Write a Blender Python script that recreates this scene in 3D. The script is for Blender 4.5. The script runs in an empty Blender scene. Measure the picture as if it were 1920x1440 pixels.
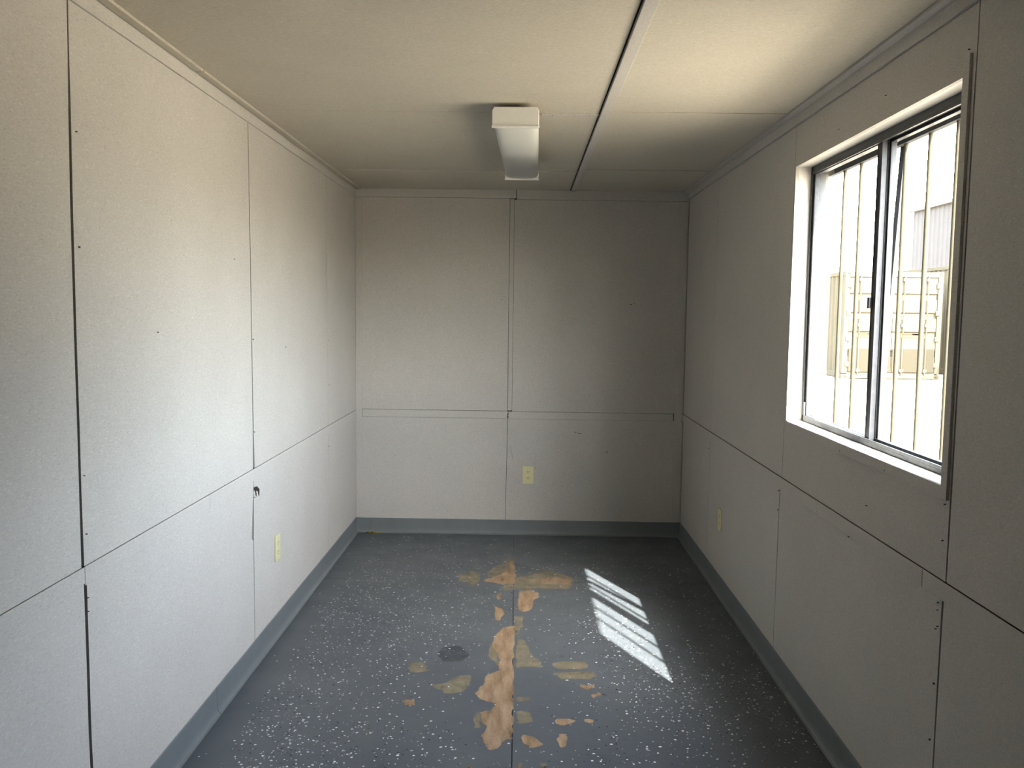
import bpy, bmesh, math, random
from mathutils import Matrix, Vector

# ------------------------------------------------------------------ room dimensions (metres)
XL, XR, D, H, YF = -1.1034, 1.0514, 5.676, 2.257, -0.50   # left, right, far, ceiling, near wall
T = 0.012                                                  # wall board thickness
XO = 1.180                                                 # outer skin of the window wall
WY0, WY1, WZ0, WZ1 = 2.155, 3.462, 1.057, 2.052            # window opening in the boards

scene = bpy.context.scene
COL = scene.collection

# ------------------------------------------------------------------ camera
cam = bpy.data.cameras.new('camera')
cam.sensor_fit = 'HORIZONTAL'
cam.sensor_width = 36.0
cam.lens = 1628.41 * 36.0 / 1920.0
cam.clip_start = 0.02
cam.clip_end = 400
cam_o = bpy.data.objects.new('camera', cam)
COL.objects.link(cam_o)
right = Vector((0.99981714, 0.0143274, 0.01266508))
up = Vector((-0.01380453, 0.08244715, 0.99649983))
fwd = Vector((-0.01323305, 0.99649245, -0.08262985))
m = Matrix((right, up, -fwd)).transposed().to_4x4()
m.translation = (0.0, 0.0, 1.474)
cam_o.matrix_world = m
scene.camera = cam_o

# ------------------------------------------------------------------ sky, sun, exposure
world = bpy.data.worlds.new('sky')
scene.world = world
world.use_nodes = True
wt = world.node_tree
wt.nodes.clear()
w_out = wt.nodes.new('ShaderNodeOutputWorld')
w_bg = wt.nodes.new('ShaderNodeBackground')
w_sky = wt.nodes.new('ShaderNodeTexSky')
w_sky.sky_type = 'NISHITA'
w_sky.sun_disc = False
w_sky.sun_elevation = math.radians(45.4)
w_sky.sun_rotation = math.atan2(1.0, -2.17)      # azimuth of the sun lamp, measured from +Y towards +X
w_sky.altitude = 0.0
w_sky.air_density = 1.0
w_sky.dust_density = 2.5
w_sky.ozone_density = 1.0
w_hs = wt.nodes.new('ShaderNodeHueSaturation')
w_hs.inputs['Saturation'].default_value = 0.42     # pale, hazy sky
wt.links.new(w_sky.outputs[0], w_hs.inputs['Color'])
wt.links.new(w_hs.outputs[0], w_bg.inputs['Color'])
w_bg.inputs['Strength'].default_value = 6.2
wt.links.new(w_bg.outputs[0], w_out.inputs['Surface'])

sun = bpy.data.lights.new('sun', 'SUN')
sun.energy = 42.0
sun.color = (1.0, 0.95, 0.87)
sun.angle = math.radians(0.55)
sun_o = bpy.data.objects.new('sun', sun)
COL.objects.link(sun_o)
sun_o.rotation_euler = Vector((-1.0, 2.17, -2.42)).to_track_quat('-Z', 'Y').to_euler()
sun_o.location = (6, -12, 14)

scene.view_settings.view_transform = 'Standard'
scene.view_settings.look = 'None'
scene.view_settings.gamma = 1.0
scene.view_settings.use_curve_mapping = False
scene.view_settings.exposure = 0.27
cy = scene.cycles
cy.use_denoising = True
cy.max_bounces = 9
cy.diffuse_bounces = 6
cy.glossy_bounces = 3
cy.use_adaptive_sampling = True
cy.adaptive_threshold = 0.04
cy.transparent_max_bounces = 12
cy.caustics_reflective = False
cy.sample_clamp_indirect = 12.0

# daylight portal in the window opening (guides sky sampling only)
pl = bpy.data.lights.new('window_portal', 'AREA')
pl.shape = 'RECTANGLE'
pl.size = 1.00
pl.size_y = 1.30
pl.cycles.is_portal = True
pl_o = bpy.data.objects.new('window_portal', pl)
COL.objects.link(pl_o)
pl_o.matrix_world = Matrix.Translation((1.30, 2.81, 1.56)) @ Matrix.Rotation(math.radians(90), 4, 'Y')

PATCHES=[
('bare',[(-0.042,5.112),(-0.032,4.611),(-0.083,4.608),(-0.137,4.634),(-0.202,4.645),(-0.206,4.688),(-0.158,4.720),(-0.123,4.782),(-0.088,4.846),(-0.071,4.942),(-0.091,4.974),(-0.063,5.042)]),
('worn',[(-0.186,4.749),(-0.181,4.841),(-0.156,4.921),(-0.129,4.972),(-0.090,4.958),(-0.075,4.878),(-0.083,4.815),(-0.123,4.782),(-0.158,4.728)]),
('worn',[(-0.130,5.005),(-0.088,5.058),(-0.045,5.138),(-0.044,5.077),(-0.068,5.025),(-0.091,4.982)]),
('worn',[(-0.350,4.651),(-0.347,4.770),(-0.313,4.802),(-0.269,4.836),(-0.227,4.746),(-0.223,4.672),(-0.237,4.600),(-0.261,4.557),(-0.283,4.626),(-0.320,4.638)]),
('worn',[(-0.027,4.742),(0.033,4.776),(0.088,4.825),(0.126,4.874),(0.218,4.832),(0.261,4.773),(0.305,4.738),(0.276,4.621),(0.271,4.613),(0.250,4.543),(0.119,4.536),(0.111,4.563),(0.010,4.516),(-0.023,4.556)]),
('bare',[(0.032,4.686),(0.078,4.711),(0.159,4.723),(0.210,4.740),(0.272,4.714),(0.285,4.700),(0.276,4.621),(0.210,4.624),(0.130,4.620),(0.113,4.662),(0.068,4.667)]),
('bare',[(0.002,4.502),(0.054,4.518),(0.100,4.467),(0.091,4.388),(0.061,4.336),(0.064,4.262),(0.047,4.213),(0.015,4.176),(-0.009,4.210),(-0.014,4.319)]),
('worn',[(-0.021,4.117),(0.015,4.119),(0.011,3.976),(-0.007,3.841),(-0.019,3.922)]),
('bare',[(-0.132,4.252),(-0.116,4.253),(-0.086,4.206),(-0.077,4.148),(-0.098,4.046),(-0.109,4.045),(-0.125,4.157)]),
('bare',[(-0.122,4.455),(-0.097,4.483),(-0.099,4.378),(-0.117,4.352),(-0.127,4.390)]),
('worn',[(-0.096,4.600),(-0.032,4.597),(-0.031,4.514),(-0.055,4.513),(-0.089,4.497)]),
('bare',[(-0.084,3.960),(-0.024,3.986),(-0.018,3.258),(-0.021,2.970),(-0.023,2.893),(-0.047,2.885),(-0.070,2.829),(-0.094,2.816),(-0.120,2.864),(-0.132,2.914),(-0.118,2.966),(-0.137,3.019),(-0.144,3.088),(-0.105,3.104),(-0.087,3.164),(-0.135,3.192),(-0.176,3.252),(-0.148,3.317),(-0.132,3.419),(-0.075,3.474),(-0.085,3.547),(-0.095,3.641),(-0.121,3.720),(-0.117,3.825)]),
('worn',[(-0.135,3.679),(-0.118,3.762),(-0.095,3.641),(-0.084,3.528),(-0.099,3.527),(-0.133,3.620)]),
('worn',[(-0.163,2.977),(-0.163,3.088),(-0.140,3.088),(-0.135,2.979)]),
('worn',[(-0.016,3.809),(0.020,3.810),(0.051,3.648),(0.092,3.573),(0.091,3.508),(-0.013,3.504)]),
('worn',[(-0.459,3.457),(-0.459,3.539),(-0.399,3.542),(-0.367,3.452),(-0.395,3.442),(-0.446,3.440)]),
('worn',[(-0.346,3.325),(-0.284,3.344),(-0.267,3.396),(-0.201,3.425),(-0.195,3.332),(-0.209,3.282),(-0.261,3.240),(-0.289,3.247),(-0.335,3.293)]),
('bare',[(-0.433,3.187),(-0.396,3.188),(-0.391,3.136),(-0.422,3.132)]),
('worn',[(0.136,3.547),(0.179,3.577),(0.280,3.572),(0.287,3.517),(0.263,3.493),(0.160,3.494)]),
('worn',[(0.130,3.457),(0.174,3.467),(0.306,3.473),(0.317,3.430),(0.285,3.394),(0.171,3.394)]),
('bare',[(0.240,3.350),(0.267,3.338),(0.303,3.353),(0.294,3.320),(0.264,3.302),(0.242,3.326)]),
('bare',[(0.278,3.255),(0.311,3.280),(0.316,3.257),(0.286,3.225)]),
('bare',[(0.137,3.051),(0.169,3.052),(0.207,3.040),(0.193,3.021),(0.167,3.004),(0.138,3.010)]),
('bare',[(0.240,3.055),(0.272,3.049),(0.267,3.024),(0.242,3.027)]),
('bare',[(0.142,2.937),(0.164,2.938),(0.160,2.850),(0.141,2.844),(0.134,2.886)]),
('bare',[(0.014,2.926),(0.039,2.920),(0.069,2.890),(0.087,2.860),(0.069,2.847),(0.038,2.834),(0.020,2.863)]),
('worn',[(-0.010,3.228),(0.041,3.230),(0.034,3.191),(-0.007,3.189)]),
('worn',[(-0.006,3.108),(0.053,3.111),(0.052,3.027),(-0.005,3.011)]),
('worn',[(-0.166,2.724),(-0.148,2.724),(-0.153,2.700),(-0.164,2.699)]),
('bare',[(-0.003,2.739),(0.014,2.728),(0.012,2.700),(-0.006,2.700)]),
('worn',[(0.070,2.741),(0.090,2.742),(0.087,2.714),(0.072,2.714)]),
('stain',[(-0.353,3.610),(-0.346,3.690),(-0.309,3.722),(-0.262,3.724),(-0.227,3.665),(-0.223,3.607),(-0.243,3.562),(-0.287,3.547),(-0.325,3.554)])
]
# ------------------------------------------------------------------ helpers
random.seed(7)


def new_mat(name):
    mt = bpy.data.materials.new(name)
    mt.use_nodes = True
    nt = mt.node_tree
    b = nt.nodes['Principled BSDF']
    return mt, nt, b


def mapped(nt, scale, rot=(0, 0, 0)):
    tc = nt.nodes.new('ShaderNodeTexCoord')
    mp = nt.nodes.new('ShaderNodeMapping')
    mp.inputs['Scale'].default_value = scale
    mp.inputs['Rotation'].default_value = rot
    nt.links.new(tc.outputs['Object'], mp.inputs['Vector'])
    return mp.outputs[0]


def noise(nt, vec, scale, detail=3.0, rough=0.6):
    n = nt.nodes.new('ShaderNodeTexNoise')
    n.inputs['Scale'].default_value = scale
    n.inputs['Detail'].default_value = detail
    n.inputs['Roughness'].default_value = rough
    nt.links.new(vec, n.inputs['Vector'])
    return n.outputs['Fac']


def ramp(nt, fac, stops):
    r = nt.nodes.new('ShaderNodeValToRGB')
    e = r.color_ramp.elements
    while len(e) < len(stops):
        e.new(0.5)
    for k, (p_, c_) in enumerate(stops):
        e[k].position = p_
        e[k].color = (*c_, 1)
    nt.links.new(fac, r.inputs[0])
    return r.outputs[0]


def mul(nt, a, b):
    x = nt.nodes.new('ShaderNodeMix')
    x.data_type = 'RGBA'
    x.blend_type = 'MULTIPLY'
    x.inputs[0].default_value = 1.0
    nt.links.new(a, x.inputs[6])
    nt.links.new(b, x.inputs[7])
    return x.outputs[2]


def bump(nt, b, h, strength, dist):
    n = nt.nodes.new('ShaderNodeBump')
    n.inputs['Strength'].default_value = strength
    n.inputs['Distance'].default_value = dist
    nt.links.new(h, n.inputs['Height'])
    nt.links.new(n.outputs[0], b.inputs['Normal'])


def mat_simple(name, col, rough=0.6, metal=0.0, var=0.08, scale=30.0, spec=0.4, bmp=0.0):
    mt, nt, b = new_mat(name)
    v = mapped(nt, (1, 1, 1))
    f = noise(nt, v, scale)
    lo = tuple(c * (1 - var) for c in col)
    hi = tuple(min(1, c * (1 + var)) for c in col)
    nt.links.new(ramp(nt, f, [(0.3, lo), (0.7, hi)]), b.inputs['Base Color'])
    b.inputs['Roughness'].default_value = rough
    b.inputs['Metallic'].default_value = metal
    b.inputs['Specular IOR Level'].default_value = spec
    if bmp:
        bump(nt, b, f, bmp, 0.002)
    return mt


def mat_board(name, col, fibre):
    """Fibre-faced wall board: short pale and dark fibres over a mottled base."""
    mt, nt, b = new_mat(name)
    big = noise(nt, mapped(nt, (1, 1, 1)), 2.2, 4)
    c1 = ramp(nt, big, [(0.3, tuple(c * 0.955 for c in col)), (0.7, tuple(min(1, c * 1.03) for c in col))])
    f1 = noise(nt, mapped(nt, fibre), 1.0, 2, 0.6)
    c2 = ramp(nt, f1, [(0.28, (0.82, 0.81, 0.80)), (0.42, (0.97, 0.97, 0.97)), (0.60, (1.0, 1.0, 1.0)), (0.72, (1.20, 1.20, 1.20))])
    f2 = noise(nt, mapped(nt, (1, 1, 1), (0.5, 0.3, 0.8)), 330.0, 1, 0.6)
    c3 = ramp(nt, f2, [(0.28, (0.90, 0.895, 0.885)), (0.45, (1, 1, 1)), (0.66, (1.0, 1.0, 1.0)), (0.76, (1.10, 1.10, 1.10))])
    nt.links.new(mul(nt, mul(nt, c1, c2), c3), b.inputs['Base Color'])
    b.inputs['Roughness'].default_value = 0.85
    b.inputs['Specular IOR Level'].default_value = 0.2
    bump(nt, b, f1, 0.25, 0.0012)
    return mt


M = {}
M['board_l'] = mat_board('fibre_board_side', (0.505, 0.485, 0.455), (150, 95, 290))
M['board_b'] = mat_board('fibre_board_end', (0.50, 0.48, 0.45), (150, 150, 210))
M['board_c'] = mat_board('fibre_board_ceiling', (0.52, 0.485, 0.415), (110, 220, 150))
M['backing'] = mat_simple('dark_backing', (0.035, 0.027, 0.02), 0.9, var=0.3)
M['shell'] = mat_simple('cream_painted_steel', (0.16, 0.145, 0.10), 0.6, var=0.05, spec=0.1)
M['reveal'] = mat_simple('white_reveal_board', (0.72, 0.70, 0.66), 0.6, var=0.04, scale=60)
M['base'] = mat_simple('grey_vinyl_base', (0.155, 0.172, 0.18), 0.42, var=0.05, scale=9, spec=0.5)
M['alu'] = mat_simple('weathered_aluminium', (0.055, 0.059, 0.063), 0.5, 0.2, 0.25, 60, spec=0.25)
M['alu_dark'] = mat_simple('tarnished_aluminium', (0.035, 0.037, 0.042), 0.5, 0.2, 0.3, 40)
M['gasket'] = mat_simple('black_rubber_gasket', (0.02, 0.02, 0.022), 0.6)
M['bar'] = mat_simple('cream_painted_bar', (0.058, 0.051, 0.033), 0.7, var=0.08, spec=0.1)
M['grey_bar'] = mat_simple('grey_flat_bar', (0.05, 0.052, 0.055), 0.7, var=0.1, spec=0.1)
M['enamel'] = mat_simple('white_enamel', (0.74, 0.735, 0.70), 0.35, var=0.02, spec=0.5)
M['ivory'] = mat_simple('ivory_plastic', (0.66, 0.63, 0.36), 0.35, var=0.03, spec=0.5)
M['slot'] = mat_simple('outlet_slot_dark', (0.05, 0.045, 0.03), 0.6)
M['steel'] = mat_simple('nail_steel', (0.06, 0.055, 0.05), 0.5, 0.3)
M['chip'] = mat_simple('scuffed_paint', (0.16, 0.15, 0.14), 0.8)
M['glue'] = mat_simple('yellow_adhesive', (0.30, 0.25, 0.03), 0.5, var=0.3)
M['flake_w'] = mat_simple('white_flake', (0.70, 0.71, 0.70), 0.5)
M['flake_k'] = mat_simple('black_flake', (0.018, 0.018, 0.022), 0.5)
M['front_dark'] = mat_simple('bounce_cut_brown', (0.14, 0.09, 0.055), 0.5, var=0.2, scale=6)  # near wall, out of view, toned dark to cut bounced light
M['door'] = mat_simple('brown_steel_door', (0.16, 0.12, 0.09), 0.45)


def mat_floor():
    mt, nt, b = new_mat('blue_grey_epoxy')
    big = noise(nt, mapped(nt, (1, 1, 1)), 1.7, 4)
    c1 = ramp(nt, big, [(0.3, (0.076, 0.087, 0.101)), (0.7, (0.098, 0.110, 0.120))])
    f = noise(nt, mapped(nt, (18, 160, 1)), 1.0, 2)
    c2 = ramp(nt, f, [(0.3, (0.93, 0.93, 0.93)), (0.7, (1.05, 1.05, 1.05))])
    nt.links.new(mul(nt, c1, c2), b.inputs['Base Color'])
    rg = ramp(nt, noise(nt, mapped(nt, (1, 1, 1)), 5.0, 3), [(0.3, (0.32,) * 3), (0.7, (0.46,) * 3)])
    nt.links.new(rg, b.inputs['Roughness'])
    b.inputs['Specular IOR Level'].default_value = 0.5
    bump(nt, b, noise(nt, mapped(nt, (1, 1, 1)), 120.0, 2), 0.12, 0.001)
    return mt


def mat_wood(name, cols, clear):
    """bare plywood; clear > 0 leaves paint showing through in blotches"""
    mt, nt, b = new_mat(name)
    f = noise(nt, mapped(nt, (25, 6, 1)), 1.0, 5, 0.7)
    nt.links.new(ramp(nt, f, [(0.3, cols[0]), (0.5, cols[1]), (0.72, cols[2])]), b.inputs['Base Color'])
    b.inputs['Roughness'].default_value = 0.42 if clear > 0.3 else 0.6
    b.inputs['Specular IOR Level'].default_value = 0.5 if clear > 0.3 else 0.35
    out = nt.nodes['Material Output']
    mx = nt.nodes.new('ShaderNodeMixShader')
    tr = nt.nodes.new('ShaderNodeBsdfTransparent')
    g = noise(nt, mapped(nt, (16, 16, 16)), 1.0, 4, 0.65)
    fac = ramp(nt, g, [(0.25, (clear,) * 3), (0.75, (clear * 0.25,) * 3)])
    nt.links.new(fac, mx.inputs[0])
    nt.links.new(b.outputs[0], mx.inputs[1])
    nt.links.new(tr.outputs[0], mx.inputs[2])
    nt.links.new(mx.outputs[0], out.inputs['Surface'])
    return mt


M['floor'] = mat_floor()
M['bare'] = mat_wood('bare_plywood', [(0.16, 0.10, 0.055), (0.29, 0.195, 0.12), (0.40, 0.295, 0.20)], 0.12)
M['worn'] = mat_wood('worn_ochre_undercoat', [(0.22, 0.185, 0.115), (0.26, 0.22, 0.145), (0.32, 0.275, 0.19)], 0.6)
M['stain'] = mat_wood('dark_stain', [(0.062, 0.071, 0.082), (0.068, 0.077, 0.088), (0.074, 0.084, 0.094)], 0.75)


def mat_glass():
    mt, nt, b = new_mat('dusty_window_glass')
    out = nt.nodes['Material Output']
    tr = nt.nodes.new('ShaderNodeBsdfTransparent')
    tr.inputs[0].default_value = (0.93, 0.96, 0.95, 1)
    gl = nt.nodes.new('ShaderNodeBsdfGlossy')
    gl.inputs['Roughness'].default_value = 0.02
    lw = nt.nodes.new('ShaderNodeLayerWeight')
    lw.inputs['Blend'].default_value = 0.5
    pw = nt.nodes.new('ShaderNodeMath')
    pw.operation = 'POWER'
    pw.inputs[1].default_value = 5.0
    nt.links.new(lw.outputs['Facing'], pw.inputs[0])
    fr = nt.nodes.new('ShaderNodeMath')
    fr.operation = 'MULTIPLY_ADD'
    fr.inputs[1].default_value = 0.9
    fr.inputs[2].default_value = 0.06
    nt.links.new(pw.outputs[0], fr.inputs[0])
    m1 = nt.nodes.new('ShaderNodeMixShader')
    nt.links.new(fr.outputs[0], m1.inputs[0])
    nt.links.new(tr.outputs[0], m1.inputs[1])
    nt.links.new(gl.outputs[0], m1.inputs[2])
    # dust: pale specks and a thin film
    b.inputs['Base Color'].default_value = (0.6, 0.62, 0.62, 1)
    b.inputs['Roughness'].default_value = 0.9
    vo = nt.nodes.new('ShaderNodeTexVoronoi')
    vo.inputs['Scale'].default_value = 38.0
    nt.links.new(mapped(nt, (1, 1, 0.7)), vo.inputs['Vector'])
    spk = ramp(nt, vo.outputs['Distance'], [(0.035, (0.55,) * 3), (0.06, (0.0,) * 3)])
    film = ramp(nt, noise(nt, mapped(nt, (4, 4, 2)), 1.0, 3), [(0.35, (0.004,) * 3), (0.75, (0.03,) * 3)])
    ad = nt.nodes.new('ShaderNodeMath')
    ad.operation = 'ADD'
    nt.links.new(spk, ad.inputs[0])
    nt.links.new(film, ad.inputs[1])
    m2 = nt.nodes.new('ShaderNodeMixShader')
    nt.links.new(ad.outputs[0], m2.inputs[0])
    nt.links.new(m1.outputs[0], m2.inputs[1])
    nt.links.new(b.outputs[0], m2.inputs[2])
    nt.links.new(m2.outputs[0], out.inputs['Surface'])
    return mt


def mat_lens():
    mt, nt, b = new_mat('prismatic_acrylic_lens')
    v = mapped(nt, (1, 1, 1))
    wv = nt.nodes.new('ShaderNodeTexWave')
    wv.inputs['Scale'].default_value = 60.0
    wv.bands_direction = 'Y'
    nt.links.new(v, wv.inputs['Vector'])
    b.inputs['Base Color'].default_value = (0.58, 0.59, 0.565, 1)
    b.inputs['Roughness'].default_value = 0.30
    b.inputs['Specular IOR Level'].default_value = 0.5
    b.inputs['Subsurface Weight'].default_value = 0.15
    b.inputs['Subsurface Radius'].default_value = (0.02, 0.02, 0.02)
    bump(nt, b, wv.outputs['Fac'], 0.08, 0.0006)
    return mt


M['glass'] = mat_glass()
M['lens'] = mat_lens()


def mesh_obj(name, verts, faces, mat, parent=None, smooth=False):
    me = bpy.data.meshes.new(name)
    me.from_pydata([tuple(v) for v in verts], [], faces)
    bm = bmesh.new()
    bm.from_mesh(me)
    bmesh.ops.recalc_face_normals(bm, faces=bm.faces)
    bm.to_mesh(me)
    bm.free()
    if smooth:
        for p_ in me.polygons:
            p_.use_smooth = True
    me.materials.append(mat)
    o = bpy.data.objects.new(name, me)
    COL.objects.link(o)
    if parent is not None:
        o.parent = parent
    return o


class MB:
    """collects convex pieces of ONE part"""

    def __init__(self):
        self.v, self.f = [], []

    def box(self, a, b):
        x0, y0, z0 = a
        x1, y1, z1 = b
        n = len(self.v)
        self.v += [(x0, y0, z0), (x1, y0, z0), (x1, y1, z0), (x0, y1, z0), (x0, y0, z1), (x1, y0, z1), (x1, y1, z1), (x0, y1, z1)]
        self.f += [tuple(n + i for i in q) for q in ((0, 3, 2, 1), (4, 5, 6, 7), (0, 1, 5, 4), (1, 2, 6, 5), (2, 3, 7, 6), (3, 0, 4, 7))]
        return self

    def prism(self, poly, fn, d0, d1):
        """poly in 2D, fn(a, b, depth) -> xyz"""
        n = len(self.v)
        k = len(poly)
        self.v += [fn(a, b, d0) for a, b in poly] + [fn(a, b, d1) for a, b in poly]
        self.f.append(tuple(range(n, n + k)))
        self.f.append(tuple(range(n + 2 * k - 1, n + k - 1, -1)))
        for i in range(k):
            j = (i + 1) % k
            self.f.append((n + i, n + j, n + k + j, n + k + i))
        return self

    def cyl(self, p0, p1, r, seg=12):
        p0, p1 = Vector(p0), Vector(p1)
        d = (p1 - p0).normalized()
        a = d.orthogonal().normalized()
        c = d.cross(a)
        n = len(self.v)
        for p_ in (p0, p1):
            for i in range(seg):
                t = 2 * math.pi * i / seg
                self.v.append(tuple(p_ + r * (math.cos(t) * a + math.sin(t) * c)))
        self.f.append(tuple(range(n + seg - 1, n - 1, -1)))
        self.f.append(tuple(range(n + seg, n + 2 * seg)))
        for i in range(seg):
            j = (i + 1) % seg
            self.f.append((n + i, n + j, n + seg + j, n + seg + i))
        return self

    def make(self, name, mat, parent=None, bevel=0.0, smooth=False):
        o = mesh_obj(name, self.v, self.f, mat, parent, smooth)
        if bevel:
            md = o.modifiers.new('bevel', 'BEVEL')
            md.width = bevel
            md.segments = 2
            md.limit_method = 'ANGLE'
        return o


def box(name, a, b, mat, parent=None, bevel=0.0):
    return MB().box(a, b).make(name, mat, parent, bevel)


def structure(o):
    o['kind'] = 'structure'
    return o


def thing(name, label, cat, loc=(0, 0, 0), rz=0.0, group=None):
    o = bpy.data.objects.new(name, None)
    o.empty_display_size = 0.1
    COL.objects.link(o)
    o.location = loc
    o.rotation_euler = (0, 0, rz)
    o['label'] = label
    o['category'] = cat
    if group:
        o['group'] = group
    return o


def on_left(y, z, d):
    return (XL + d, y, z)


def on_right(y, z, d):
    return (XR - d, y, z)


def on_back(x, z, d):
    return (x, D - d, z)


def on_ceil(x, y, d):
    return (x, y, H - d)


def board(wall, fn, poly, mat, d0=-T, d1=0.0, name='wall_panel'):
    return MB().prism(poly, fn, d0, d1).make(name, mat, wall)


def strip(wall, fn, a0, a1, b0, b1, mat, d=0.004, name='batten', d0=0.0):
    o = MB().prism([(a0, b0), (a1, b0), (a1, b1), (a0, b1)], fn, d0, d).make(name, mat, wall)
    md = o.modifiers.new('bevel', 'BEVEL')
    md.width = min(0.0012, d * 0.4)
    md.segments = 2
    return o


def wobble(pts, amp=0.0008, step=0.12):
    """subdivide a seam edge given as (position, z) and make it slightly hand-cut"""
    out = []
    for (p0, z0), (p1, z1) in zip(pts, pts[1:]):
        n = max(1, int(abs(z1 - z0) / step))
        for i in range(n):
            t = i / n
            out.append((p0 + (p1 - p0) * t + random.uniform(-amp, amp), z0 + (z1 - z0) * t))
    out.append(pts[-1])
    return out


def nails(wall, fn, spots):
    mb = MB()
    for a, b in spots:
        r = random.uniform(0.0010, 0.0019)
        n = 6
        poly = [(a + r * math.cos(2 * math.pi * i / n), b + r * random.uniform(0.8, 1.5) * math.sin(2 * math.pi * i / n)) for i in range(n)]
        mb.prism(poly, fn, 0.0, 0.0048)
    o = mb.make('nail_heads', M['steel'], wall)
    o['kind'] = 'stuff'
    return o


# ------------------------------------------------------------------ shell of the room
wall_left = structure(box('wall_left', (XL - 0.10, YF - 0.1, -0.10), (XL - T, D + 0.10, H + 0.10), M['backing']))
wall_back = structure(box('wall_back', (XL - T, D + T, -0.10), (XR + T, D + 0.10, H + 0.10), M['backing']))
wr = MB()
# the window wall: solid around the opening (backing layer, then the outer steel skin is a child)
S0, S1 = XR + T, XO - 0.012
OY0, OY1, OZ0, OZ1 = WY0 - 0.012, WY1 + 0.012, WZ0 - 0.012, 2.092
wr.box((S0, YF - 0.1, -0.10), (S1, OY0, H + 0.10))
wr.box((S0, OY1, -0.10), (S1, D + 0.10, H + 0.10))
wr.box((S0, OY0, -0.10), (S1, OY1, OZ0))
wr.box((S0, OY0, OZ1), (S1, OY1, H + 0.10))
wall_right = structure(wr.make('wall_right', M['backing']))
sk = MB()
sk.box((S1, YF - 0.1, -0.10), (XO, WY0, H + 0.12))
sk.box((S1, WY1, -0.10), (XO, D + 0.10, H + 0.12))
sk.box((S1, WY0, -0.10), (XO, WY1, WZ0))
sk.box((S1, WY0, 2.090), (XO, WY1, H + 0.12))
sk.make('outer_skin', M['shell'], wall_right)
ceiling = structure(box('ceiling', (XL - T, YF - T, H + T), (XR + T, D + T, H + 0.10), M['backing']))
floor = structure(box('floor', (XL - T, YF - T, -0.10), (XR + T, D + T, -0.012), M['backing']))

# near wall, behind the camera, with its closed door
wf = MB()
wf.box((XL - T, YF - 0.1, -0.10), (-0.42, YF, H + 0.10))
wf.box((0.50, YF - 0.1, -0.10), (XR + T, YF, H + 0.10))
wf.box((-0.42, YF - 0.1, 2.05), (0.50, YF, H + 0.10))
wf.box((-0.42, YF - 0.1, -0.10), (0.50, YF, 0.0))
wall_front = structure(wf.make('wall_front', M['front_dark']))
door_1 = structure(box('door_1', (-0.415, YF - 0.07, 0.004), (0.495, YF - 0.025, 2.046), M['door'], bevel=0.002))
box('door_panel', (-0.30, YF - 0.025, 0.25), (0.38, YF - 0.018, 1.80), M['door'], door_1, 0.004)
MB().cyl((0.43, YF - 0.025, 1.0), (0.43, YF + 0.03, 1.0), 0.012).cyl((0.43, YF + 0.03, 1.0), (0.43, YF + 0.06, 1.0), 0.028, 20).make('door_knob', M['alu'], door_1)

# ------------------------------------------------------------------ wall boards
ZT, ZM1, ZM0 = 2.207, 0.819, 0.777     # lower edge of the top strip; rail strip top and bottom
UP = ZM1 + 0.0024                       # upper boards start just above the rail strip
UPL = ZM1 + 0.0009
HT = ZT - 0.0006                       # wall boards stop just below the top strip
Bl, Bb, Bc = M['board_l'], M['board_b'], M['board_c']

# seams of the left wall: (z, near edge, far edge) for upper and lower boards
left_up = [
    [(UPL, 2.120, 2.133), (1.0, 2.119, 2.131), (1.35, 2.117, 2.129), (1.72, 2.115, 2.129), (1.95, 2.120, 2.131), (2.10, 2.125, 2.132), (HT, 2.126, 2.133)],
    [(UPL, 3.500, 3.526), (0.95, 3.504, 3.519), (1.2, 3.503, 3.513), (1.7, 3.496, 3.505), (HT, 3.486, 3.493)],
    [(UPL, 4.866, 4.873), (1.5, 4.860, 4.868), (1.60, 4.846, 4.876), (1.78, 4.842, 4.862), (1.79, 4.852, 4.859), (HT, 4.848, 4.855)]]
left_lo = [
    [(0.0, 2.138, 2.149), (0.25, 2.136, 2.150), (0.40, 2.131, 2.146), (0.55, 2.132, 2.146), (0.795, 2.129, 2.144)],
    [(0.0, 3.498, 3.504), (0.52, 3.496, 3.503), (0.535, 3.476, 3.505), (0.68, 3.494, 3.508), (0.72, 3.502, 3.508), (0.795, 3.504, 3.508)],
    [(0.0, 4.870, 4.876), (0.6, 4.864, 4.872), (0.72, 4.856, 4.873), (0.795, 4.860, 4.872)]]


def wall_run(wall, fn, mat, seams, z0, z1, start, end):
    edges_near = [[(start, z0), (start, z1)]] + [[(s[2], s[0]) for s in sm] for sm in seams]
    edges_far = [[(s[1], s[0]) for s in sm] for sm in seams] + [[(end, z0), (end, z1)]]
    for n_, f_ in zip(edges_near, edges_far):
        board(wall, fn, wobble(n_)[::-1] + wobble(f_), mat)


wall_run(wall_left, on_left, Bl, left_up, UPL, HT, YF, D + T)
wall_run(wall_left, on_left, Bl, left_lo, 0.0, 0.795, YF, D + T)
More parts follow.
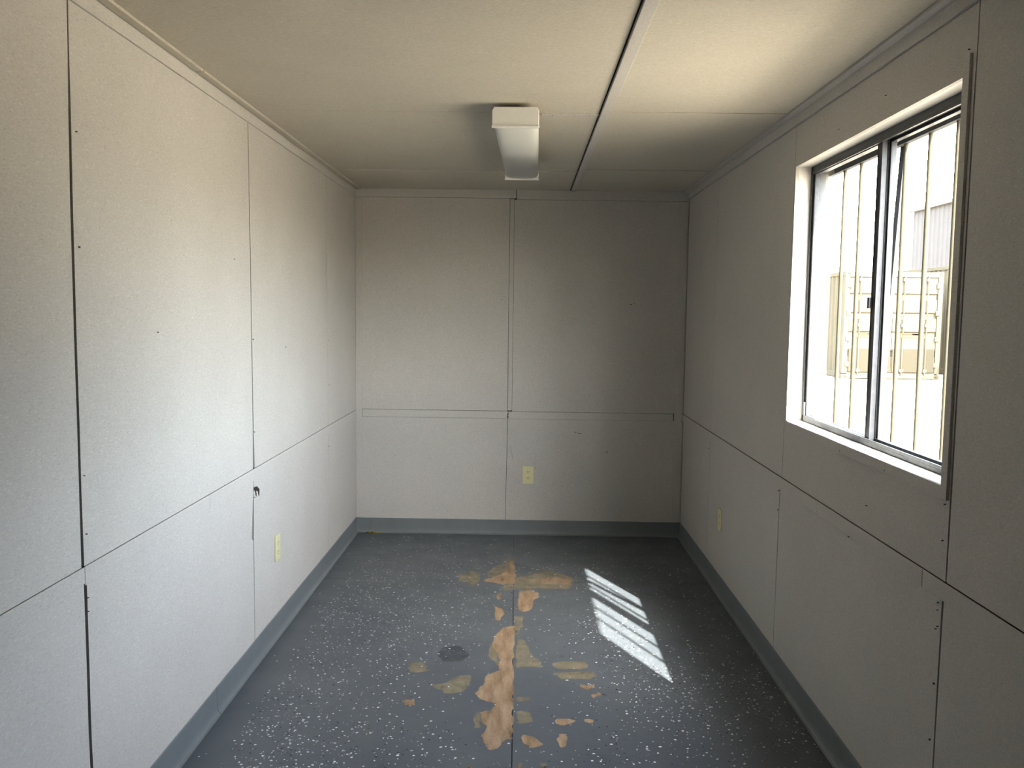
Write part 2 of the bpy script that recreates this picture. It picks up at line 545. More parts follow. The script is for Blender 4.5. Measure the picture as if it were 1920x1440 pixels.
# horizontal strips: rail at mid height, cover strip under the ceiling
for a, b in ((YF, 2.126), (2.128, 3.000), (3.002, D)):
    strip(wall_left, on_left, a, b, ZM0 - (0.006 if a > 2 else 0), ZM1, Bl, 0.005)
for a, b in ((YF, 1.9), (1.902, 4.10), (4.102, D)):
    strip(wall_left, on_left, a, b, ZT, H, Bl, 0.006, d0=-T)
nails(wall_left, on_left,
      [(2.145 + random.uniform(-.004, .006), z) for z in (0.70, 0.735, 0.90, 1.05, 1.62, 1.9)] +
      [(3.52, 0.97), (3.518, 1.35), (3.51, 0.70), (3.53, 0.71), (3.53, 0.725), (3.30, 1.66), (4.88, 1.05), (4.88, 0.70), (4.875, 1.30)] +
      [(y, 2.232 + random.uniform(-.01, .012)) for y in (2.3, 2.52, 2.95, 3.15, 3.33, 3.42, 3.47, 3.6, 4.1, 4.6, 5.1)] +
      [(y, 0.80) for y in (2.16, 2.62, 3.05, 3.53, 4.2, 4.88)] + [(2.63, 0.775), (4.0, 1.3), (2.6, 1.4), (5.6, 1.3)])
# a torn, curled flap of facing at the foot of the second seam
mesh_obj('torn_flap', [on_left(3.507, 0.742, 0.001), on_left(3.520, 0.745, 0.010), on_left(3.535, 0.730, 0.016), on_left(3.545, 0.700, 0.012),
                       on_left(3.533, 0.702, 0.011), on_left(3.524, 0.722, 0.012), on_left(3.508, 0.732, 0.001)],
         [(0, 1, 5, 6), (1, 2, 4, 5), (2, 3, 4)], M['backing'], wall_left)

# ---- right wall
HR = ZT + 0.004 - 0.002
right_up = [[(UP, 2.112, 2.119), (1.02, 2.110, 2.118), (H, 2.102, 2.108)],
            [(UP, 3.488, 3.493), (1.05, 3.484, 3.488), (2.05, 3.474, 3.478), (H, 3.470, 3.473)],
            [(UP, 4.835, 4.838), (H, 4.820, 4.823)]]
right_lo = [[(0.0, 2.128, 2.136), (0.6, 2.124, 2.132), (0.795, 2.120, 2.130)],
            [(0.0, 3.520, 3.526), (0.70, 3.508, 3.514), (0.795, 3.505, 3.512)],
            [(0.0, 4.850, 4.853), (0.795, 4.842, 4.845)]]
# near board and far boards
board(wall_right, on_right, [(YF, UP), (2.112, UP), (2.110, 1.02), (2.102, HR), (YF, HR)], Bl)
board(wall_right, on_right, [(3.493, UP), (4.835, UP), (4.820, HR), (3.473, HR), (3.478, 2.05), (3.488, 1.05)], Bl)
board(wall_right, on_right, [(4.838, UP), (D + T, UP), (D + T, HR), (4.823, HR)], Bl)
# boards above, below and beside the window
board(wall_right, on_right, [(2.119, UP), (3.488, UP), (3.484, WZ0), (2.118, WZ0)], Bl)
board(wall_right, on_right, [(2.108, WZ1), (3.474, WZ1), (3.470, HR), (2.106, HR)], Bl)
board(wall_right, on_right, [(WY1, WZ0), (3.484, WZ0), (3.475, WZ1), (WY1, WZ1)], Bl)
board(wall_right, on_right, [(2.118, WZ0), (WY0, WZ0), (WY0, WZ1), (2.110, WZ1)], Bl)
wall_run(wall_right, on_right, Bl, right_lo, 0.0, 0.795, YF, D + T)
for a, b in ((YF, 2.23), (2.233, 3.05), (3.052, D)):
    strip(wall_right, on_right, a, b, ZM0 - 0.004, ZM1, Bl, 0.005)
for a, b in ((YF, 2.10), (2.103, D)):
    strip(wall_right, on_right, a, b, ZT + 0.004, H, Bl, 0.009, d0=-T)
# trim strips of the window: near stile and apron
strip(wall_right, on_right, 2.123, WY0 - 0.001, 1.024, 2.098, Bl, 0.008, 'window_trim')
strip(wall_right, on_right, 2.156, 3.44, 1.020, WZ0 - 0.001, Bl, 0.003, 'window_trim')
nails(wall_right, on_right,
      [(2.135, 1.035), (2.138, 1.012), (2.14, 2.11), (2.138, 2.07), (2.146, 2.075), (2.14, 0.92), (2.145, 0.76), (2.146, 0.74), (2.142, 0.70), (2.15, 0.69),
       (2.145, 0.55), (2.15, 0.40), (2.13, 0.80), (2.14, 0.80), (3.52, 0.76), (3.52, 0.68)] +
      [(y, 0.80) for y in (2.5, 2.9, 3.3, 4.0, 4.86)] + [(2.62, 2.12), (3.0, 2.10), (2.86, 1.03), (2.5, 1.03), (4.87, 0.72), (2.75, 0.77), (2.62, 0.90), (1.75, 0.79)])

# ---- far wall
XA, XB = XL - T + 0.001, XR + T - 0.001
board(wall_back, on_back, [(XA, 0.8262), (-0.1040, 0.8262), (-0.1040, 2.2025), (XA, 2.2025)], Bb)
board(wall_back, on_back, [(-0.0730, 0.8228), (XB, 0.8228), (XB, 2.1945), (-0.0730, 2.1945)], Bb)
board(wall_back, on_back, [(XA, 0.0), (-0.1120, 0.0), (-0.1020, 0.7745), (XA, 0.7745)], Bb)
board(wall_back, on_back, [(-0.1095, 0.0), (XB, 0.0), (XB, 0.7728), (-0.0990, 0.7728)], Bb)
board(wall_back, on_back, [(XA, 0.770), (-1.062, 0.770), (-1.062, 0.830), (XA, 0.830)], Bb)
strip(wall_back, on_back, -1.058, -0.1015, 0.776, 0.824, Bb, 0.005, d0=-T)
strip(wall_back, on_back, -0.0985, 0.985, 0.774, 0.821, Bb, 0.004, d0=-T)
strip(wall_back, on_back, -0.1015, -0.0745, 0.8295, 2.199, Bb, 0.005, d0=-T)
strip(wall_back, on_back, XL + 0.001, -1.060, 0.10, 2.198, Bb, 0.005)
strip(wall_back, on_back, 0.990, XR - 0.006, 0.10, 2.190, Bb, 0.007)
strip(wall_back, on_back, XL + 0.001, -0.064, 2.204, H, Bb, 0.008, d0=-T)
strip(wall_back, on_back, -0.060, XR - 0.001, 2.196, H, Bb, 0.007, d0=-T)
nails(wall_back, on_back,
      [(-0.09, z) for z in (0.90, 1.05, 1.18, 1.38, 1.42, 1.52, 1.80, 1.93, 2.1)] + [(-1.08, z) for z in (0.80, 0.72, 1.16, 1.5, 2.0, 0.55, 0.3)] +
      [(x, 0.80) for x in (-0.80, -0.5, 0.02, 0.3, 0.6)] + [(x, 2.225) for x in (-0.9, -0.6, -0.3)] + [(-0.84, 0.52), (-0.45, 1.56), (0.24, 0.75), (-0.10, 0.70), (1.01, 1.8), (0.7, 1.84), (0.72, 1.84)])


def scuff(cx, cz, w, h, fn=on_back, wall=None):
    n = 9
    poly = [(cx + w * random.uniform(0.5, 1) * math.cos(6.283 * i / n), cz + h * random.uniform(0.5, 1) * math.sin(6.283 * i / n)) for i in range(n)]
    MB().prism(poly, fn, 0.0, 0.0006).make('scuff_mark', M['chip'], wall)


scuff(0.690, 1.532, 0.012, 0.005, on_back, wall_back)
scuff(0.712, 1.537, 0.010, 0.004, on_back, wall_back)
scuff(0.345, 0.690, 0.010, 0.004, on_back, wall_back)
scuff(0.372, 0.684, 0.016, 0.003, on_back, wall_back)
scuff(0.555, 0.560, 0.010, 0.005, on_back, wall_back)
scuff(0.085, 0.448, 0.012, 0.002, on_back, wall_back)
mesh_obj('scratch', [on_back(-0.085, 0.60, 0.0006), on_back(-0.0835, 0.60, 0.0006), on_back(-0.061, 0.500, 0.0006), on_back(-0.063, 0.500, 0.0006)], [(0, 1, 2, 3)], M['chip'], wall_back)
box('notch', (-0.0640, D - 0.0056, 2.208), (-0.0600, D - 0.0030, 2.236), M['backing'], wall_back)
mesh_obj('notch', [on_back(-0.105, 0.806, 0.005), on_back(-0.094, 0.812, 0.005), on_back(-0.099, 0.795, 0.005), on_back(-0.094, 0.783, 0.005), on_back(-0.106, 0.778, 0.005), on_back(-0.103, 0.794, 0.005)],
         [(0, 1, 2, 5), (2, 3, 4, 5)], M['backing'], wall_back)

# ------------------------------------------------------------------ ceiling boards
for (x0, x1, ys) in ((XL, 0.2815, (YF, 2.10, 3.494, 4.905, D + 0.001)), (0.290, 1.0130, (YF, 2.10, 3.470, 4.845, D + 0.001))):
    for y0, y1 in zip(ys, ys[1:]):
        board(ceiling, on_ceil, [(x0, y0 + 0.0016), (x1, y0 + 0.0016), (x1, y1 - 0.0016), (x0, y1 - 0.0016)], Bc, name='ceiling_panel')
strip(ceiling, on_ceil, 0.2885, 0.326, YF, 4.88, Bl, 0.009)
strip(ceiling, on_ceil, 0.2885, 0.318, 4.883, D - 0.004, Bl, 0.008)
for a, b in ((YF, 2.915), (2.922, D)):
    strip(ceiling, on_ceil, XL + 0.009, -1.066, a, b, Bc, 0.009)
strip(ceiling, on_ceil, 1.016, XR - 0.009, YF, D - 0.006, Bl, 0.009, d0=-T)
# cross seams: thin tape along the joints
strip(ceiling, on_ceil, 0.058, 0.282, 3.503, 3.530, Bl, 0.004, 'joint_tape')
strip(ceiling, on_ceil, -1.03, 0.282, 4.908, 4.935, Bc, 0.004, 'joint_tape')
strip(ceiling, on_ceil, 0.328, 1.01, 3.473, 3.495, Bc, 0.003, 'joint_tape')
strip(ceiling, on_ceil, 0.328, 1.01, 4.848, 4.87, Bc, 0.003, 'joint_tape')
nails(ceiling, lambda a, b, d: (a, b, H - d - 0.001),
      [(0.30, 2.45), (0.317, 2.75), (0.297, 2.78), (0.25, 3.52), (0.262, 3.518), (0.10, 3.52), (-1.08, 3.1), (-1.085, 3.9)])

# ------------------------------------------------------------------ floor sheets, wear and paint flakes
sx = lambda y: -0.0205 - 0.0103 * (y - 2.70)      # the lengthwise seam runs slightly askew
for y0, y1 in ((YF, 2.0), (2.0022, 4.664), (4.6660, D + 0.001)):
    for side in (0, 1):
        g = 0.0013 if y1 < 5 else 0.0006
        if side == 0:
            poly = [(XL, y0), (sx(y0) - g, y0), (sx(y1) - g, y1), (XL, y1)]
        else:
            poly = [(sx(y0) + g, y0), (XR, y0), (XR, y1), (sx(y1) + g, y1)]
        MB().prism(poly, lambda a, b, d: (a, b, d), -0.012, 0.0).make('floor_sheet', M['floor'], floor)


def rough_outline(pts, depth=3, amp=0.16):
    for k in range(depth):
        out = []
        for i in range(len(pts)):
            a, b = pts[i], pts[(i + 1) % len(pts)]
            dx, dy = b[0] - a[0], b[1] - a[1]
            L = math.hypot(dx, dy)
            out.append(a)
            if L > 0.004:
                o = random.uniform(-1, 1) * min(amp * 1.5, 0.008 / L)
                out.append(((a[0] + b[0]) / 2 - dy * o, (a[1] + b[1]) / 2 + dx * o))
        pts = out
    return pts


def inside(pt, poly):
    x, y = pt
    c = False
    j = len(poly) - 1
    for i in range(len(poly)):
        xi, yi = poly[i]
        xj, yj = poly[j]
        if (yi > y) != (yj > y) and x < (xj - xi) * (y - yi) / (yj - yi) + xi:
            c = not c
        j = i
    return c


def flat_patch(name, poly, z, mat):
    me = bpy.data.meshes.new(name)
    bm = bmesh.new()
    f = bm.faces.new([bm.verts.new((x, y, z)) for x, y in poly])
    bmesh.ops.recalc_face_normals(bm, faces=bm.faces)
    if f.normal.z < 0:
        f.normal_flip()
    bmesh.ops.triangulate(bm, faces=bm.faces)
    bm.to_mesh(me)
    bm.free()
    me.materials.append(mat)
    o = bpy.data.objects.new(name, me)
    COL.objects.link(o)
    o.parent = floor
    return o


random.seed(11)
outlines = []
for i, (kind, pts) in enumerate(PATCHES):
    o = rough_outline(pts, 4, 0.13 if kind != 'stain' else 0.06)
    outlines.append((kind, o))
    nm = {'bare': 'bare_wood_patch', 'worn': 'worn_paint_patch', 'stain': 'dark_stain'}[kind]
    flat_patch(nm, o, {'worn': 0.0003, 'bare': 0.0005, 'stain': 0.0002}[kind] + 0.000004 * i, M[kind])


def flake_density(x, y):
    d = 1.0
    if x < XL + 0.13:
        d *= 0.05
    if y > 5.0:
        d *= 0.35
    if x > 0.55 and y > 3.6:
        d *= 0.45
    e = ((x - 0.02) / 0.42) ** 2 + ((y - 3.45) / 0.75) ** 2
    if e < 1:
        d *= 0.22 + 0.5 * e
    # drifts where more chips were thrown
    d *= 0.65 + 0.55 * math.sin(3.1 * x + 1.7 * y) * math.sin(2.3 * y - 1.1 * x + 0.7) + 0.35 * math.exp(-((x - 0.42) ** 2 + (y - 3.95) ** 2) / 0.06) + 0.3 * math.exp(-((x + 0.5) ** 2 + (y - 2.8) ** 2) / 0.4)
    return max(0.0, d)


def flakes(name, mat, count, smin, smax, z):
    v, f = [], []
    made = 0
    tries = 0
    while made < count and tries < count * 12:
        tries += 1
        x = random.uniform(XL + 0.02, XR - 0.02)
        y = random.uniform(2.3 if random.random() < 0.96 else YF, D - 0.03)
        if random.random() > flake_density(x, y) * 0.6:
            continue
        if any(k == 'bare' and inside((x, y), o) for k, o in outlines):
            continue
        if random.random() < 0.7 and any(k == 'worn' and inside((x, y), o) for k, o in outlines):
            continue
        r = smin + (smax - smin) * random.random() ** 2.2
        n = random.choice((4, 5, 5, 6))
        a0 = random.uniform(0, 6.28)
        st = random.uniform(0.55, 1.0)
        b0 = len(v)
        for i in range(n):
            a = a0 + 6.283 * i / n + random.uniform(-0.35, 0.35)
            rr = r * random.uniform(0.7, 1.1)
            px, py = rr * math.cos(a), rr * st * math.sin(a)
            v.append((x + px * math.cos(a0) - py * math.sin(a0), y + px * math.sin(a0) + py * math.cos(a0), z))
        f.append(tuple(range(b0, b0 + n)))
        made += 1
    o = mesh_obj(name, v, f, mat, floor)
    o['kind'] = 'stuff'
    return o


flakes('white_paint_flakes', M['flake_w'], 5400, 0.0019, 0.0066, 0.00075)
flakes('black_paint_flakes', M['flake_k'], 3300, 0.0017, 0.0058, 0.00085)

# ------------------------------------------------------------------ vinyl cove base
# profile (distance from wall, height): flat face, rolled top edge, flared toe
PROF = [(0.0, 0.0), (0.020, 0.0), (0.0205, 0.0015), (0.014, 0.004), (0.0085, 0.010), (0.0055, 0.020), (0.0042, 0.035), (0.0038, 0.094), (0.003, 0.0975), (0.0015, 0.0986), (0.0, 0.0986)]


def cove(name, fn, a0, a1, parent, wav=0.0):
    n = max(2, int((a1 - a0) / 0.12))
    v, f = [], []
    k = len(PROF)
    for i in range(n + 1):
        a = a0 + (a1 - a0) * i / n
        dz = random.uniform(-wav, wav)
        for d, z in PROF:
            v.append(fn(a, z + (dz if z > 0.05 else 0), d + 0.0002))
    for i in range(n):
        for j in range(k):
            j2 = (j + 1) % k
            f.append((i * k + j, i * k + j2, (i + 1) * k + j2, (i + 1) * k + j))
    f.append(tuple(range(k)))
    f.append(tuple(range(n * k, n * k + k)))
    return mesh_obj(name, v, f, M['base'], parent)


bl = structure(cove('baseboard_left', on_left, YF, 3.039, None, 0.0008))
cove('vinyl_base_strip', on_left, 3.041, D, bl, 0.0008)
bb = structure(cove('baseboard_back', on_back, XL, -1.001, None))
cove('vinyl_base_strip', on_back, -0.999, XR, bb, 0.0006)
br = structure(cove('baseboard_right', on_right, YF, 3.30, None, 0.0008))
cove('vinyl_base_strip', on_right, 3.3015, D, br, 0.0008)
# yellow adhesive squeezed out at the corner joint, and a dark smear
gl = MB()
for i in range(9):
    a = -1.0 + random.uniform(-0.03, 0.05)
    w = random.uniform(0.004, 0.014)
    gl.prism([(a - w, 0.0008), (a + w, 0.0008), (a + w * 0.6, 0.006), (a - w * 0.5, 0.008)], on_back, 0.0075, 0.0225)
gl.prism([(-1.004, 0.002), (-0.996, 0.002), (-0.998, 0.030), (-1.001, 0.032)], on_back, 0.0, 0.0062)
gl.make('dried_adhesive', M['glue'], bb)

# ------------------------------------------------------------------ window
win = structure(bpy.data.objects.new('window_1', None))
COL.objects.link(win)
FX0, FX1 = XR + 0.060, 1.166        # aluminium frame depth range
rv = M['reveal']
# board-lined reveal between wall face and frame
box('reveal_board', (XR + T + 0.0003, WY0 + 0.0005, WZ0 - 0.011), (FX0 + 0.02, WY1 - 0.0005, WZ0), rv, win, 0.0008)
box('reveal_board', (XR + T + 0.0003, WY0 + 0.0005, WZ1), (FX0 + 0.02, WY1 - 0.0005, WZ1 + 0.011), rv, win, 0.0008)
box('reveal_board', (XR + T + 0.0003, WY0 - 0.011, WZ0 - 0.011), (FX0 + 0.02, WY0, WZ1 + 0.011), rv, win, 0.0008)
box('reveal_board', (XR + T + 0.0003, WY1, WZ0 - 0.011), (FX0 + 0.02, WY1 + 0.011, WZ1 + 0.011), rv, win, 0.0008)
A, AD = M['alu'], M['alu_dark']
fy0, fy1, fz0, fz1 = WY0 + 0.001, WY1 - 0.001, WZ0 + 0.001, WZ1 - 0.001
# outer frame: two-step channels
box('head_channel', (FX0, fy0, fz1 - 0.022), (FX1, fy1, fz1), AD, win, 0.001)
box('head_lip', (FX0 + 0.0, fy0, fz1 - 0.030), (FX0 + 0.006, fy1, fz1 - 0.022), AD, win)
box('sill_channel', (FX0, fy0, fz0), (FX1, fy1, fz0 + 0.012), A, win, 0.001)
box('sill_track', (FX0, fy0, fz0 + 0.012), (FX0 + 0.004, fy1, fz0 + 0.022), A, win)
box('sill_track', (FX0 + 0.026, fy0, fz0 + 0.012), (FX0 + 0.030, fy1, fz0 + 0.024), A, win)
box('jamb_channel', (FX0, fy1 - 0.016, fz0), (FX1, fy1, fz1), A, win, 0.001)
box('jamb_channel', (FX0, fy0, fz0), (FX1, fy0 + 0.016, fz1), A, win, 0.001)


def sash(xa, xb, ya, yb, za, zb, st_near, st_far, rail, m_near, m_far):
    xm = (xa + xb) / 2
    s = box('sash', (xa, ya, za), (xb, ya + st_near, zb), m_near, win, 0.001)
    box('stile', (xa, yb - st_far, za), (xb, yb, zb), m_far, s, 0.001)
    box('rail', (xa, ya + st_near, za), (xb, yb - st_far, za + rail), A, s, 0.001)
    box('rail', (xa, ya + st_near, zb - rail), (xb, yb - st_far, zb), AD, s, 0.001)
    g = 0.003
    gk = MB()
    gk.box((xa - 0.001, ya + st_near, za + rail), (xa + 0.003, ya + st_near + g, zb - rail))
    gk.box((xa - 0.001, yb - st_far - g, za + rail), (xa + 0.003, yb - st_far, zb - rail))
    gk.make('gasket', M['gasket'], s)
    mesh_obj('pane', [(xm, ya + st_near, za + rail), (xm, yb - st_far, za + rail), (xm, yb - st_far, zb - rail), (xm, ya + st_near, zb - rail)], [(0, 1, 2, 3)], M['glass'], s)
    return s


# inner sliding sash (far half) and outer fixed sash (near half)
sash(FX0 + 0.007, FX0 + 0.024, 2.800, fy1 - 0.017, fz0 + 0.013, fz1 - 0.023, 0.030, 0.014, 0.010, AD, A)
so = sash(FX0 + 0.032, FX0 + 0.050, fy0 + 0.017, 2.842, fz0 + 0.013, fz1 - 0.023, 0.012, 0.050, 0.008, A, A)
box('stile_fin', (FX0 + 0.026, 2.800, fz0 + 0.014), (FX0 + 0.032, 2.806, fz1 - 0.024), A, so)
box('sash_latch', (FX0 - 0.004, 2.822, 1.50), (FX0 + 0.008, 2.838, 1.535), AD, win, 0.001)
box('corner_clip', (FX0 - 0.002, fy1 - 0.030, fz0 + 0.022), (FX0 + 0.006, fy1 - 0.017, fz0 + 0.075), A, win, 0.001)

# unseen ledge added over the opening to block sun above the top rail
box('sun_block_ledge', (XO + 0.0002, 2.08, 2.090), (1.233, 3.54, 2.102), M['shell'], win, 0.001)

# security bars outside the glass
sb = thing('security_bars', 'cream painted vertical security bars fixed outside the window', 'window bars', (1.200, 2.81, 1.02))


def local_box(name, a, b, mat, bevel=0.0008):
    L = sb.location
    return box(name, tuple(a[i] - L[i] for i in range(3)), tuple(b[i] - L[i] for i in range(3)), mat, sb, bevel)


for y in (2.315, 2.480, 2.648, 2.815, 2.995, 3.180, 3.340):
    rod = MB().cyl((0, y - 2.81, 0.0), (0, y - 2.81, 1.001), 0.0072, 14).make('bar', M['bar'], sb, smooth=False)
local_box('top_rail', (1.188, 2.08, 2.020), (1.209, 3.50, 2.052), M['grey_bar'])
local_box('bottom_rail', (1.181, 2.08, 0.985), (1.209, 3.50, 1.020), M['bar'])
# a flat bar leaning behind the uprights
lean = MB()
lean.prism([(2.846, 2.030), (2.880, 2.030), (3.000, 1.021), (2.966, 1.021)], lambda a, b, d: (d - 1.200, a - 2.81, b - 1.02), 1.209, 1.222)
lean.make('leaning_flat_bar', M['grey_bar'], sb)

# ------------------------------------------------------------------ ceiling light
lamp = thing('fluorescent_light', 'unlit white wraparound fluorescent light fixed to the ceiling', 'ceiling light', (-0.0335, 3.98, H))
lamp.rotation_euler = (0, 0, math.radians(-0.9))
LB, LT = -0.088, -0.026      # lens bottom and pan underside, relative to the ceiling
# steel pan with hanging gap and two spacers
box('pan', (-0.070, -0.635, LT - 0.004), (0.070, 0.635, LT + 0.012), M['enamel'], lamp, 0.002)
for y in (-0.40, 0.40):
    MB().cyl((0, y, LT + 0.010), (0, y, 0.0), 0.016, 16).make('mounting_spacer', M['enamel'], lamp)


def lens_profile(w, b, t, n=10):
    """cross-section of the wrap lens, open at the top"""
    pts = [(-w, t)]
    for i in range(n + 1):
        a = math.pi + math.pi * i / n
        c, s = math.cos(a), math.sin(a)
        ex = 0.42
        pts.append((w * math.copysign(abs(c) ** ex, c), b + (t - b) * (1 - abs(s) ** ex) * 0.9))
    pts.append((w, t))
    return pts


prof = lens_profile(0.0865, LB, LT + 0.004)
v, f = [], []
NY = 2
for i in range(NY):
    y = -0.634 + 1.268 * i / (NY - 1)
    v += [(x, y, z) for x, z in prof]
k = len(prof)
for i in range(NY - 1):
    for j in range(k - 1):
        f.append((i * k + j, i * k + j + 1, (i + 1) * k + j + 1, (i + 1) * k + j))
lens = mesh_obj('lens', v, f, M['lens'], lamp, True)
md = lens.modifiers.new('solid', 'SOLIDIFY')
md.thickness = 0.002
# end caps with a rolled lower lip
for s in (-1, 1):
    pr2 = lens_profile(0.0885, LB - 0.003, LT + 0.010, 14)
    chamf = [(-0.0885, LT - 0.002), (-0.078, LT + 0.012), (0.078, LT + 0.012), (0.0885, LT - 0.002)]
    poly = [(-0.0885, LT - 0.004), (-0.081, LT + 0.010), (0.081, LT + 0.010), (0.0885, LT - 0.004), (0.0885, LB - 0.002), (-0.0885, LB - 0.002)]
    y0 = s * 0.634
    cap = MB().prism(poly, lambda a, b, d: (a, d, b), y0, y0 + s * 0.016).make('end_cap', M['enamel'], lamp, 0.003)
    box('cap_lip', (-0.090, min(y0 + s * 0.006, y0 + s * 0.021), LB - 0.006), (0.090, max(y0 + s * 0.006, y0 + s * 0.021), LB + 0.004), M['enamel'], cap, 0.003)
    MB().cyl((0.0, y0 + s * 0.015, LT - 0.010), (0.0, y0 + s * 0.0175, LT - 0.010), 0.006, 14).make('cap_screw', M['enamel'], cap)

# ------------------------------------------------------------------ electrical outlets


def rounded(w, h, r, n=5):
    pts = []
    for cx, cz, a0 in ((w - r, h - r, 0), (-w + r, h - r, 90), (-w + r, -h + r, 180), (w - r, -h + r, 270)):
        for i in range(n + 1):
            a = math.radians(a0 + 90 * i / n)
            pts.append((cx + r * math.cos(a), cz + r * math.sin(a)))
    return pts


def outlet(label, loc, rz):
    """local: plate in the x-z plane, facing -y"""
    o = thing('wall_outlet', label, 'outlet', loc, rz, 'wall outlets')
    fn = lambda a, b, d: (a, -d, b)
    MB().prism(rounded(0.0355, 0.058, 0.004), fn, 0.0003, 0.0058).make('cover_plate', M['ivory'], o, 0.0015)
    for cz in (0.0195, -0.0195):
        face = [(max(-0.0165, min(0.0165, 0.0172 * math.cos(6.2832 * i / 24))) if True else 0, cz + max(-0.0142, min(0.0142, 0.0172 * math.sin(6.2832 * i / 24)))) for i in range(24)]
        r = MB().prism(face, fn, 0.0045, 0.0072).make('receptacle', M['ivory'], o, 0.0006)
        for sx_, hh in ((-0.0064, 0.0047), (0.0064, 0.0040)):
            MB().prism([(sx_ - 0.0014, cz + 0.003 - hh), (sx_ + 0.0014, cz + 0.003 - hh), (sx_ + 0.0014, cz + 0.003 + hh), (sx_ - 0.0014, cz + 0.003 + hh)], fn, 0.0070, 0.0074).make('slot', M['slot'], r)
        MB().prism([(0.0026 * math.cos(6.2832 * i / 12), cz - 0.0085 + 0.0026 * math.sin(6.2832 * i / 12)) for i in range(12)], fn, 0.0070, 0.0074).make('ground_hole', M['slot'], r)
    MB().prism([(0.0024 * math.cos(6.2832 * i / 12), 0.0024 * math.sin(6.2832 * i / 12)) for i in range(12)], fn, 0.0056, 0.0068).make('plate_screw', M['enamel'], o)
    return o


outlet('ivory duplex wall outlet on the far end wall, facing the viewer', (0.0385, D, 0.4015), 0.0)
outlet('ivory wall outlet low on the bright left wall', (XL, 3.832, 0.4015), math.radians(90))
outlet('ivory wall outlet low on the shaded window wall', (XR, 4.535, 0.392), math.radians(-90))

# ------------------------------------------------------------------ outside: yard, containers, warehouse


def mat_yard():
    mt, nt, b = new_mat('pale_gravel')
    c = ramp(nt, noise(nt, mapped(nt, (1, 1, 1)), 0.5, 8, 0.7), [(0.3, (0.40, 0.34, 0.255)), (0.7, (0.48, 0.415, 0.315))])
    c2 = ramp(nt, noise(nt, mapped(nt, (1, 1, 1)), 28.0, 4), [(0.3, (0.85, 0.85, 0.85)), (0.7, (1.08, 1.08, 1.08))])
    nt.links.new(mul(nt, c, c2), b.inputs['Base Color'])
    b.inputs['Roughness'].default_value = 0.95
    return mt


M['yard'] = mat_yard()
M['cont_y'] = mat_simple('pale_yellow_container_paint', (0.055, 0.048, 0.033), 0.9, var=0.06, scale=3, spec=0.05)
M['cont_t'] = mat_simple('tan_container_paint', (0.075, 0.063, 0.04), 0.9, var=0.08, scale=3, spec=0.05)
M['clad'] = mat_simple('grey_metal_cladding', (0.062, 0.058, 0.056), 0.9, var=0.05, scale=2, spec=0.05)
M['ramp'] = mat_simple('tan_door_shade', (0.030, 0.026, 0.018), 0.9, var=0.1, spec=0.05)  # shade on the lower container doors, put into this darker tan
M['dirt'] = mat_simple('rust_brown', (0.03, 0.022, 0.014), 0.9, spec=0.05)

ground = structure(mesh_obj('ground', [(-60, -60, -0.10), (90, -60, -0.10), (90, 110, -0.10), (-60, 110, -0.10)], [(0, 1, 2, 3)], M['yard']))
GZ = -0.10
structure(box('bounce_cut_strip', (1.18, -6.0, -0.10), (3.3, 10.0, -0.085), mat_simple('bounce_cut_ground', (0.125, 0.107, 0.08), 0.95, var=0.25, scale=40), None))  # dark strip added by the window to cut ground bounce onto the ceiling


def corrugated(mb, fn, a0, a1, z0, z1, period, depth):
    """trapezoid sheet along a: fn(a, z, out)"""
    n = int(round((a1 - a0) / period))
    p_ = (a1 - a0) / n
    prof_ = []
    for i in range(n):
        s_ = a0 + i * p_
        prof_ += [(s_, 0), (s_ + p_ * 0.32, 0), (s_ + p_ * 0.5, -depth), (s_ + p_ * 0.82, -depth)]
    prof_.append((a1, 0))
    b0 = len(mb.v)
    for a, d in prof_:
        mb.v.append(fn(a, z0, d))
        mb.v.append(fn(a, z1, d))
    for i in range(len(prof_) - 1):
        q = b0 + 2 * i
        mb.f.append((q, q + 2, q + 3, q + 1))


